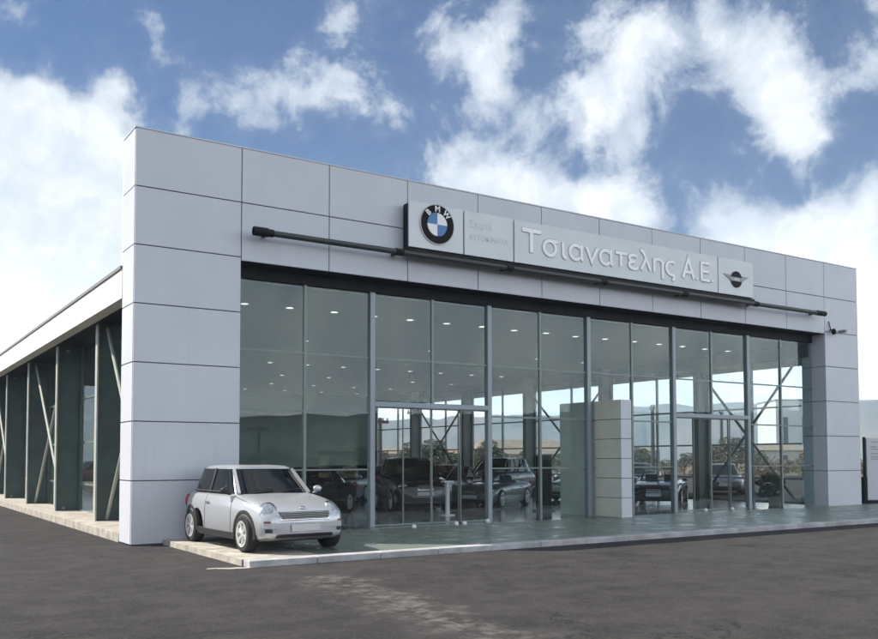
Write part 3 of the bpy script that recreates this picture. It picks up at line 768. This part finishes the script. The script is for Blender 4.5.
    for wy in sp['wy']:
        for sx in (-1, 1):
            wh = empty('wheel', (sx*wx, h0+wy, r), None, None); wh.parent = car
            hw = .10
            MB().lathe([(-hw, r*.66), (-hw, r*.93), (-hw*.75, r*.995), (0, r), (hw*.75, r*.995), (hw, r*.93), (hw, r*.66)], (0, 0, 0), 'x', 36, closed=True).build('tyre', 'rubber', wh, smooth=True)
            MB().lathe([(sx*.01, r*.665), (sx*.02, r*.1)], (0, 0, 0), 'x', 30).build('brake_disc', 'trim', wh)
            rim = MB().lathe([(sx*(hw-.005), r*.67), (sx*(hw+.006), r*.71), (sx*(hw+.002), r*.60), (sx*.03, r*.58), (sx*.03, r*.66)], (0, 0, 0), 'x', 36, closed=True)
            nsp = sp.get('spokes', 5)
            for k in range(nsp):
                a = 2*math.pi*k/nsp+.3
                for dd in (-.13, .13):
                    rim.bar((sx*(hw-.03), math.cos(a)*r*.12, math.sin(a)*r*.12), (sx*(hw-.012), math.cos(a+dd)*r*.63, math.sin(a+dd)*r*.63), .042, .022)
            rim.lathe([(sx*(hw-.045), r*.19), (sx*(hw-.005), r*.16), (sx*(hw), r*.05)], (0, 0, 0), 'x', 20)
            rim.build('rim', 'alloy', wh, smooth=True)
            if sp.get('arch'):
                am = MB(); wloc = HW(wy); vs = []; n = 22
                for k in range(n+1):
                    a = math.pi*(-.06+1.12*k/n)
                    for rr, xx in ((r*1.10, wloc-.04), (r*1.10, wloc+.016), (r*1.27, wloc+.010), (r*1.29, wloc-.04)):
                        zz = r+rr*math.sin(a); yy = h0+wy+rr*math.cos(a)
                        vs.append((sx*(xx+(HW(min(L, max(0, yy-h0)))-wloc)), yy, zz))
                fs = [(k*4+i, k*4+(i+1) % 4, k*4+4+(i+1) % 4, k*4+4+i) for k in range(n) for i in range(4)]+[(0, 1, 2, 3), (n*4+3, n*4+2, n*4+1, n*4)]
                am.add(vs, fs).build('wheel_arch', 'trim', car, smooth=True)
    # mirrors
    my = sp['mirror']
    for sx in (-1, 1):
        MB().ellipsoid((sx*(HW(my[0])+.035), h0+my[0], my[1]), (.085, .045, .06)).bar((sx*(HW(my[0])-.06), h0+my[0]+.02, my[1]-.07), (sx*(HW(my[0])+.06), h0+my[0], my[1]-.03), .04, .03).build('mirror', sp.get('mm', {}).get(sx, paint), car, smooth=True)
    # seams and handle
    def side(y, b): # point on the flank
        a = float(np.interp(b, [s[1] for s in SEC[1:]], [s[0] for s in SEC[1:]])); return (HW(y)*a, h0+y, ZB(y)+(ZT(y)-ZB(y))*b)
    for sx in (-1, 1):
        sm = MB()
        for y in sp['seams']:
            sm.tube([(sx*(side(y, t)[0]+.0005), side(y, t)[1], side(y, t)[2]) for t in np.linspace(.16, .90, 12)], .005, 5)
        ya, yb = sp['seams'][0], sp['seams'][-1]
        sm.tube([(sx*(side(y, .15)[0]+.001), side(y, .15)[1], side(y, .15)[2]) for y in np.linspace(ya, yb, 8)], .005, 5)
        sm.build('door_seam', 'trim', car)
        hy = sp['handle']; p = side(hy, .74)
        MB().box(sx*(p[0]-.01), sx*(p[0]+.022), p[1]-.09, p[1]+.09, p[2]-.015, p[2]+.015).build('door_handle', 'chrome', car, bevel=.006)
        hs = MB(); hs.tube([(sx*(side(y, t)[0]+.0), side(y, t)[1], side(y, t)[2]+.002) for y, t in zip(np.linspace(.42, sp['seams'][0]+.06, 10), np.linspace(.90, .93, 10))], .0045, 5); hs.build('hood_seam', 'trim', car)
        if sp.get('gh') and sx == 1:
            b = sp['gh']; wp = MB()
            for wx0, wx1 in ((-.45, -.02), (.08, .50)):
                wp.tube([(wx0, h0+b['b0']+.02, b['z0']+.05), (wx1, h0+b['b0']+.07, b['z0']+.085)], .010, 5)
            wp.build('wiper', 'trim', car)
        # side skirt
        MB().loops([[(sx*(HW(y)*a+e), h0+y, z) for a, e, z in ((.93, 0, ZB(y)+.01), (.97, .018, ZB(y)+.02), (1.0, .012, ZB(y)+.13), (.98, -.03, ZB(y)+.14))] for y in np.linspace(sp['wy'][0]+r*1.25, sp['wy'][1]-r*1.25, 8)]).build('side_skirt', 'trim' if sp.get('arch') else paint, car)
    # front end
    F = sp['front']
    for sx in (-1, 1):
        x, y, z, rx, ry, rz_, ax, az = F['lamp']
        rot = Matrix.Rotation(sx*az, 3, 'Z') @ Matrix.Rotation(ax, 3, 'X')
        MB().ellipsoid((sx*x, h0+y, z), (rx*1.10, ry*.86, rz_*1.10), rot, 24, 14).build('headlight_ring', 'chrome', car, smooth=True)
        hl = MB().ellipsoid((sx*x, h0+y, z), (rx, ry, rz_), rot, 24, 14).build('headlight', 'lens', car, smooth=True)
    def noseface(pts, dy, dz):          # a closed outline lying just ahead of the nose
        return pts
    gz0, gz1, gw0, gw1, gy = F['grille']
    n = 10; outl = []
    def nose_y(x, z):                    # first y at which the body contains (x, z)
        for yy in np.linspace(0, 1.0, 260):
            w, zt, zb = HW(yy), ZT(yy), ZB(yy)
            if zb < z < zt:
                b = (z-zb)/(zt-zb); a = float(np.interp(b, [s[1] for s in SEC[1:]], [s[0] for s in SEC[1:]]))*w
                if abs(x) <= a: return yy
        return 1.0
    def nose_patch(x0a, x1a, z0, z1, lift, taper, nx=14, nz=3):
        vs = []; fs = []
        for j in range(nz+1):
            z = z0+(z1-z0)*j/nz; ww = 1-taper*(1-j/nz)
            for i in range(nx+1):
                x = (x0a+(x1a-x0a)*i/nx)*1.0; x = ((x0a+x1a)/2)+(x-(x0a+x1a)/2)*ww
                yy = nose_y(x, z)
                vs.append((x, h0+yy-lift, z))
        m = len(vs)
        vs += [(v[0], v[1]+lift+.03, v[2]) for v in vs]
        for j in range(nz):
            for i in range(nx):
                a = j*(nx+1)+i; fs.append((a, a+1, a+nx+2, a+nx+1)); fs.append((m+a, m+a+nx+1, m+a+nx+2, m+a+1))
        bd = [i for i in range(nx+1)]+[j*(nx+1)+nx for j in range(1, nz+1)]+[nz*(nx+1)+i for i in range(nx-1, -1, -1)]+[j*(nx+1) for j in range(nz-1, 0, -1)]
        for i in range(len(bd)): a, b = bd[i], bd[(i+1) % len(bd)]; fs.append((a, b, m+b, m+a))
        return MB().add(vs, fs)
    if detail:
        nose_patch(-gw1/2-.025, gw1/2+.025, gz0-.022, gz1+.022, .006, F.get('tp', .12)).build('grille_surround', 'chrome', car, smooth=True)
        gr = nose_patch(-gw1/2, gw1/2, gz0, gz1, .010, F.get('tp', .12)).build('grille', 'trim', car, smooth=True)
        if sp is MINI: MB().ellipsoid((0, h0+.105, .735), (.05, .012, .035), Matrix.Rotation(R(-50), 3, 'X')).build('badge', 'chrome', car, smooth=True)
        for j in range(5):
            zz = gz0+(gz1-gz0)*(j+.6)/5.2
            nose_patch(-gw1/2*.95, gw1/2*.95, zz-.003, zz+.003, .016, 0, nz=1).build('grille_bar', 'ring', gr)
        li = F['intake']; nose_patch(-li[0]/2, li[0]/2, li[1], li[2], .006, -.05).build('lower_intake', 'trim', car, smooth=True)
        if F.get('bumper'):
            nose_patch(-HW(.2)*.93, HW(.2)*.93, F['bumper'][0], F['bumper'][1], .022, 0, 24, 2).build('bumper_bar', paint, car, smooth=True)
        MB().box(-.26, .26, h0-.045, h0-.032, F['plate']-.055, F['plate']+.055).build('number_plate', 'plate', car, bevel=.004)
        for sx in (-1, 1):
            x, z = F['ind']; nose_patch(sx*x-.045, sx*x+.045, z-.03, z+.03, .012, 0, 4, 2).build('indicator', 'amber', car)
            nose_patch(sx*(x-.02)-.05, sx*(x-.02)+.05, z-.155, z-.095, .012, 0, 4, 2).build('fog_light', 'trim', car)
    tz = F['tail']
    for sx in (-1, 1):
        MB().ellipsoid((sx*HW(L-.18)*.90, h0+L-.10, tz), (.08, .09, .14)).build('tail_light', 'redlens', car, smooth=True)
    return car
MINI = dict(L=3.63, r=.305, wy=(.62, 3.09), track=1.50, arch=True, spokes=6, mirror=(1.28, 1.0), mm={-1: 'trim'}, seams=(1.14, 2.34), handle=2.2,
    st=[(0, .60, .60, .30), (.04, .67, .66, .25), (.12, .735, .735, .22), (.25, .775, .80, .20), (.45, .805, .855, .18), (.75, .828, .90, .17), (1.1, .838, .94, .17), (1.35, .843, .965, .17), (1.8, .845, .97, .17), (2.5, .845, .975, .17), (3.0, .838, .975, .18), (3.3, .81, .965, .21), (3.5, .765, .93, .26), (3.6, .71, .84, .32), (3.63, .66, .74, .38)],
    gh=dict(w0=.735, w1=.605, b0=1.10, b1=3.52, t0=1.66, t1=3.30, z0=.93, z1=1.37, pil=(.52,)),
    front=dict(lamp=(.598, .172, .692, .132, .07, .160, R(-42), R(30)), grille=(.555, .672, .80, .92, 0), tp=.10, intake=(1.0, .24, .315), bumper=(.42, .50), plate=.415, ind=(.655, .50), tail=.74))
SEDAN = dict(L=4.47, r=.32, wy=(.78, 3.50), track=1.56, mirror=(1.62, .95), seams=(1.45, 2.5, 3.35), handle=2.3,
    st=[(0, .66, .60, .28), (.05, .74, .66, .22), (.2, .80, .72, .2), (.5, .845, .78, .18), (.9, .865, .84, .17), (1.3, .87, .89, .17), (1.6, .87, .91, .17), (2.6, .87, .93, .17), (3.4, .865, .95, .18), (3.9, .85, .95, .2), (4.2, .82, .93, .24), (4.4, .76, .86, .30), (4.47, .70, .72, .36)],
    gh=dict(w0=.75, w1=.57, b0=1.32, b1=3.95, t0=2.05, t1=3.20, z0=.88, z1=1.34, pil=(.46, .72)),
    front=dict(lamp=(.60, .12, .635, .17, .07, .075, R(-20), R(18)), grille=(.56, .67, .38, .42, 0), tp=.05, intake=(1.1, .27, .36), bumper=None, plate=.46, ind=(.60, .46), tail=.78))
SUV = dict(L=4.57, r=.37, wy=(.85, 3.65), track=1.62, mirror=(1.6, 1.22), seams=(1.5, 2.6, 3.4), handle=2.4,
    st=[(0, .70, .78, .32), (.05, .78, .86, .28), (.2, .85, .94, .26), (.5, .89, 1.0, .25), (.9, .91, 1.05, .24), (1.3, .925, 1.09, .24), (1.6, .925, 1.10, .24), (3.4, .92, 1.13, .25), (4.1, .90, 1.12, .28), (4.4, .86, 1.05, .34), (4.57, .80, .9, .42)],
    gh=dict(w0=.80, w1=.64, b0=1.30, b1=4.48, t0=2.0, t1=4.15, z0=1.05, z1=1.62, pil=(.42, .70)),
    front=dict(lamp=(.66, .12, .82, .15, .07, .085, R(-15), R(18)), grille=(.72, .86, .40, .44, 0), tp=.05, intake=(1.2, .36, .48), bumper=None, plate=.60, ind=(.66, .60), tail=.95))
ROADSTER = dict(L=4.05, r=.315, wy=(.72, 3.17), track=1.54, mirror=(1.72, .88), seams=(1.62, 2.75), handle=2.6,
    st=[(0, .62, .56, .26), (.05, .70, .62, .2), (.2, .77, .68, .18), (.6, .84, .77, .17), (1.0, .855, .81, .16), (1.6, .86, .84, .16), (2.8, .86, .85, .17), (3.4, .855, .86, .19), (3.8, .80, .83, .25), (4.0, .74, .76, .32), (4.05, .70, .66, .36)],
    open=(1.65, 2.85, .845),
    front=dict(lamp=(.60, .16, .61, .15, .07, .07, R(-25), R(18)), grille=(.50, .59, .40, .44, 0), tp=.05, intake=(1.0, .23, .31), bumper=None, plate=.40, ind=(.58, .42), tail=.68))
def heading(dx, dy): return math.atan2(dx, -dy)
c = make_car('compact_car', MINI, 'carsilver', 'silver three-door hatchback with oval headlights parked on the platform by the left pillar', 'car', (1.89, -2.10, .006), heading(.03, -.999))
c.scale = (1.06, 1.06, 1.06)
make_car('display_suv', SUV, 'carblack', 'tall black off-road car on display just inside the left door', 'car', (10.35, 6.2, 0), heading(-.35, -.94))
make_car('display_saloon', SEDAN, 'carblack', 'black saloon inside the showroom behind the parked silver hatchback', 'car', (6.6, 6.0, 0), heading(-.75, -.66))
make_car('display_convertible', ROADSTER, 'cargrey', 'open dark grey two-seater left of the beige partition wall', 'car', (13.9, 6.6, 0), heading(-.85, -.53))
make_car('display_saloon', SEDAN, 'carpale', 'pale gold saloon inside the glass just right of the beige partition wall', 'car', (20.3, 8.6, 0), heading(-.93, -.36))
make_car('display_convertible', ROADSTER, 'carblack', 'black open two-seater inside the right-hand door', 'car', (19.7, 4.3, 0), heading(-.80, -.60))
make_car('display_saloon', SEDAN, 'carblack', 'black saloon deep in the showroom behind the left door', 'car', (13.2, 14.5, 0), heading(-.9, -.4))
make_car('display_saloon', SEDAN, 'carblack', 'black saloon standing second from the front, right of the black off-road car', 'car', (15.0, 11.2, 0), heading(-.95, -.3))
make_car('display_suv', SUV, 'carblack', 'black off-road car in the middle of the showroom, behind the two-seaters', 'car', (18.6, 12.6, 0), heading(-.9, -.45))
make_car('display_saloon', SEDAN, 'cargrey', 'dark grey saloon deep in the showroom, behind the black off-road car at the left door', 'car', (10.6, 12.4, 0), heading(-.8, -.6))
make_car('parked_saloon', SEDAN, 'cargrey', 'grey saloon parked outside beyond the right-hand glass wall', 'car', (29.5, 9.5, GZ+.096), heading(-.75, -.66))
make_car('parked_suv', SUV, 'carred', 'dark red off-road car parked outside beyond the left glass wall', 'car', (9.9, 50, GZ), heading(-1, -.2))
# more parked cars out in the yard beyond the right wall
base = None
labs = ['black saloon at the near end of the row parked behind the showroom', 'black saloon second in the row parked behind the showroom', 'black saloon third in the row parked behind the showroom', 'black saloon fourth in the row parked behind the showroom', 'black saloon at the far end of the row parked behind the showroom']
for i, lab in enumerate(labs):
    loc = (33+3.1*i*.3+i*2.2, 15+5.2*i, GZ+(.096 if False else 0)); 
    if base is None: base = make_car('yard_saloon', SEDAN, 'carblack', lab, 'car', (31.5, 17, GZ+.096), heading(-.9, -.43), 'saloons parked behind the showroom'); continue
    q = copy_tree(base); q['label'] = lab; q.location = (31.5+1.2*i, 17+6.0*i, GZ+(.096 if 17+6.0*i < 28 else 0))

# ------------------------------------------------------------------ showroom small things
q = empty('display_stand', (13.55, 2.6+.6, 0), 'black display stand left of the beige partition wall', 'stand')
MB().box(-.42, .05, -.1, .1, .06, 1.75).build('panel', 'black', q); MB().box(-.5, .12, -.2, .2, 0, .06).build('base', 'trim', q)
q = empty('info_stand', (9.75, 3.2, 0), 'slim white information stand in front of the black off-road car', 'stand')
MB().box(-.05, .05, -.04, .04, .03, .95).build('post', 'white', q); MB().box(-.16, .16, -.1, .1, .95, 1.0).build('top', 'white', q); MB().box(-.16, .16, -.14, .14, 0, .03).build('base', 'white', q)
def leafcloud(c, r, n, size, rnd, squash=1):
    mb = MB()
    cl = [(Vector((rnd.gauss(0, .5), rnd.gauss(0, .5), rnd.gauss(0, .45)*squash))*r, rnd.uniform(.25, .5)*r) for _ in range(14)]
    for i in range(n):
        cc, cr = rnd.choice(cl)
        v = Vector((rnd.gauss(0, 1), rnd.gauss(0, 1), rnd.gauss(0, 1))).normalized()*cr*rnd.uniform(.6, 1.05)
        p = Vector(c)+cc+Vector((v.x, v.y, v.z*.8*squash))
        a = Vector((rnd.gauss(0, 1), rnd.gauss(0, 1), rnd.gauss(0, .6))).normalized(); b = a.cross(Vector((rnd.gauss(0, 1), rnd.gauss(0, 1), rnd.gauss(0, 1)))).normalized()
        s = size*rnd.uniform(.6, 1.3)
        mb.add([p-a*s, p-b*s*.45, p+a*s, p+b*s*.45], [(0, 1, 2, 3)])
    return mb
rnd = random.Random(3)
q = empty('potted_plant', (22.2, 1.35, 0), 'dark leafy potted plant inside the glass by the right pillar', 'plant')
MB().lathe([(0, .18), (.36, .25), (.40, .26), (.40, .22), (.30, .2)], (0, 0, 0), 'z', 20).build('pot', 'pot', q, smooth=True)
MB().tube([(0, 0, .3), (.03, .02, .8), (0, 0, 1.1)], .03, 7).build('stem', 'bark', q)
leafcloud((0, 0, .78), .40, 700, .10, rnd).build('foliage', 'leaf', q)

# ------------------------------------------------------------------ trees and houses beyond
def tree(loc, hgt, leaf, label, seed, squash=.9, group='trees and bushes beyond the yard'):
    rnd = random.Random(seed); t = empty('tree', loc, label, 'tree', group)
    tr = MB().tube([(0, 0, 0), (.05*hgt*.3, 0, hgt*.25), (0, .03*hgt, hgt*.6)], .1, 8, [hgt*.035, hgt*.025, hgt*.01])
    for k in range(5):
        a = 2*math.pi*k/5+rnd.random(); z = hgt*rnd.uniform(.25, .45)
        tr.tube([(.02*hgt, 0, z), (math.cos(a)*hgt*.2, math.sin(a)*hgt*.2, z+hgt*.25)], .03, 6, [hgt*.015, hgt*.006])
    tr.build('trunk', 'bark', t); leafcloud((0, 0, hgt*.52), hgt*.46, 2400, hgt*.032, rnd, squash).build('crown', leaf, t); return t
protoA = tree((38, 40, GZ), 3.4, 'leaf', 'olive green bushy tree beyond the yard at the right of the showroom', 21)
protoB = tree((45, 44, GZ), 2.6, 'leafdry', 'brownish dry bush beyond the yard at the right of the showroom', 22)
rnd = random.Random(9)
tc_ = {}
for i in range(40):
    a = R(14+46*i/39+rnd.uniform(-.6, .6)); d = rnd.uniform(78, 105)
    x, y = CAM[0]+d*math.sin(a), CAM[1]+d*math.cos(a)
    if 0 < x < 26 and y < 40: continue
    src = protoA if rnd.random() < .5 else protoB
    q = copy_tree(src); q.location = (x, y, GZ-.05); s = rnd.uniform(.7, 1.15); q.scale = (s*1.3, s*1.3, s); q.rotation_euler = (0, 0, rnd.uniform(0, 6))
    kk = 'olive green bushy tree' if src is protoA else 'brownish dry bush'
    tc_[kk] = tc_.get(kk, 0)+1
    q['label'] = '%s %s from the left in the row beyond the yard' % (ORD[tc_[kk]-1], kk)
protoA['label'] = 'nearest olive green tree, standing at the edge of the yard'; protoB['label'] = 'nearest brownish bush, standing at the edge of the yard'
protoA['group'] = protoB['group'] = 'trees and bushes beyond the yard'

def house(name, loc, w, d, h, rh, wall, label, rz=0, gable=True, roofm='roof'):
    b = empty(name, loc, label, 'building', rz=rz)
    MB().box(-w/2, w/2, -d/2, d/2, 0, h).build('wall', wall, b)
    e = .4
    if gable:
        MB().add([(-w/2-e, -d/2-e, h), (w/2+e, -d/2-e, h), (w/2+e, d/2+e, h), (-w/2-e, d/2+e, h), (-w/2-e+d*.25, 0, h+rh), (w/2+e-d*.25, 0, h+rh)], [(0, 3, 2, 1), (0, 1, 5, 4), (2, 3, 4, 5), (1, 2, 5), (3, 0, 4)]).build('roof', roofm, b)
    else: MB().box(-w/2-.15, w/2+.15, -d/2-.15, d/2+.15, h, h+.3).build('roof', roofm, b)
    nw = max(2, int(w/3.2))
    for i in range(nw):
        x = -w/2+w*(i+.5)/nw
        for sy in (-1, 1): MB().box(x-.5, x+.5, sy*d/2-.03, sy*d/2+.03, h*.35, h*.75).build('window', 'window', b)
    return b
def at(px, dist, z=GZ):
    d = look(px, 459); s = dist/math.hypot(d.x, d.y); return (CAM[0]+d.x*s, CAM[1]+d.y*s, z)
house('low_house', at(518, 125), 14, 9, 2.4, 2.0, 'pinkwall', 'low tan house with a hipped roof seen through the glass left of the partition wall', R(-25))
house('low_house', at(765, 150), 13, 8, 3.0, .9, 'pinkwall', 'pale pink low house seen through the far right glass', R(-35))
house('low_house', at(430, 140), 18, 9, 2.6, .9, 'tan', 'long tan shed seen through the left door', R(-25))
house('white_hall', at(795, 210), 12, 12, 14, 1, 'whitewall', 'tall white block beyond the far right glass', R(-35), gable=False, roofm='cap')
house('low_house', at(600, 170), 20, 9, 3.2, 1, 'tan', 'long tan building behind the partition wall', R(-30))
# things across the road, seen mirrored in the left panes
def mir(px, dist, z=GZ):
    x, y, _ = at(px, dist); return (x, 2*GY-y, z)
house('low_house', mir(346, 90), 5.5, 8, 2.5, .7, 'tan', 'tan shed across the road, mirrored in the left panes', R(25))
house('low_house', mir(312, 110), 6, 8, 1.9, .5, 'roof', 'low brown shed across the road, mirrored in the left panes', R(25))
def upole(loc, h, label):
    p = empty('utility_pole', loc, label, 'utility pole')
    MB().tube([(0, 0, 0), (0, 0, h)], .2, 10, [.22, .16]).build('shaft', 'pole', p, smooth=True)
    MB().box(-1.1, 1.1, -.09, .09, h-.45, h-.2).build('crossarm', 'pole', p)
    for x in (-1, -.4, .4, 1): MB().lathe([(0, .07), (.12, .09), (.22, .04)], (x, 0, h-.2), 'z', 8).build('insulator', 'cap', p)
    return p
upole(mir(258, 95), 1.62+95*31/893+.35, 'wooden T-shaped utility pole across the road, mirrored in the left pane')
upole(at(380, 75), 5.2, 'wooden utility pole seen through the left door').rotation_euler = (0, 0, .4)
upole(at(415, 100), 7.2, 'slender utility pole seen far through the left door').rotation_euler = (0, 0, .2)
upole(at(722, 110), 7.5, 'utility pole seen through the right-hand door').rotation_euler = (0, 0, .5)
upole(at(653, 90), 7.0, 'wooden utility pole seen through the glass right of the partition wall').rotation_euler = (0, 0, .9)
rnd = random.Random(31)
for i in range(16):
    src = protoA if i % 2 else protoB
    q = copy_tree(src); p = mir(205+i*22, rnd.uniform(70, 100)); q.location = p; s = rnd.uniform(.55, .9); q.scale = (s*1.6, s*1.6, s)
    q['group'] = 'bushes across the road'; q['label'] = '%s low bush from the left across the road, mirrored in the glass front' % ORD[i]

# ------------------------------------------------------------------ haze
HZ = True
if HZ:
    hm = bpy.data.materials.new('thin_haze'); hm.use_nodes = True; nt = hm.node_tree; nt.nodes.remove(nt.nodes['Principled BSDF'])
    v = nt.nodes.new('ShaderNodeVolumePrincipled'); v.inputs['Color'].default_value = (.62, .79, 1, 1); v.inputs['Density'].default_value = .0005
    nt.links.new(v.outputs[0], nt.nodes['Material Output'].inputs['Volume'])
    o = MB().box(-1900, 1900, -1900, 1900, -12, 215).build('haze', hm); tag(o, kind='stuff'); o.visible_shadow = True
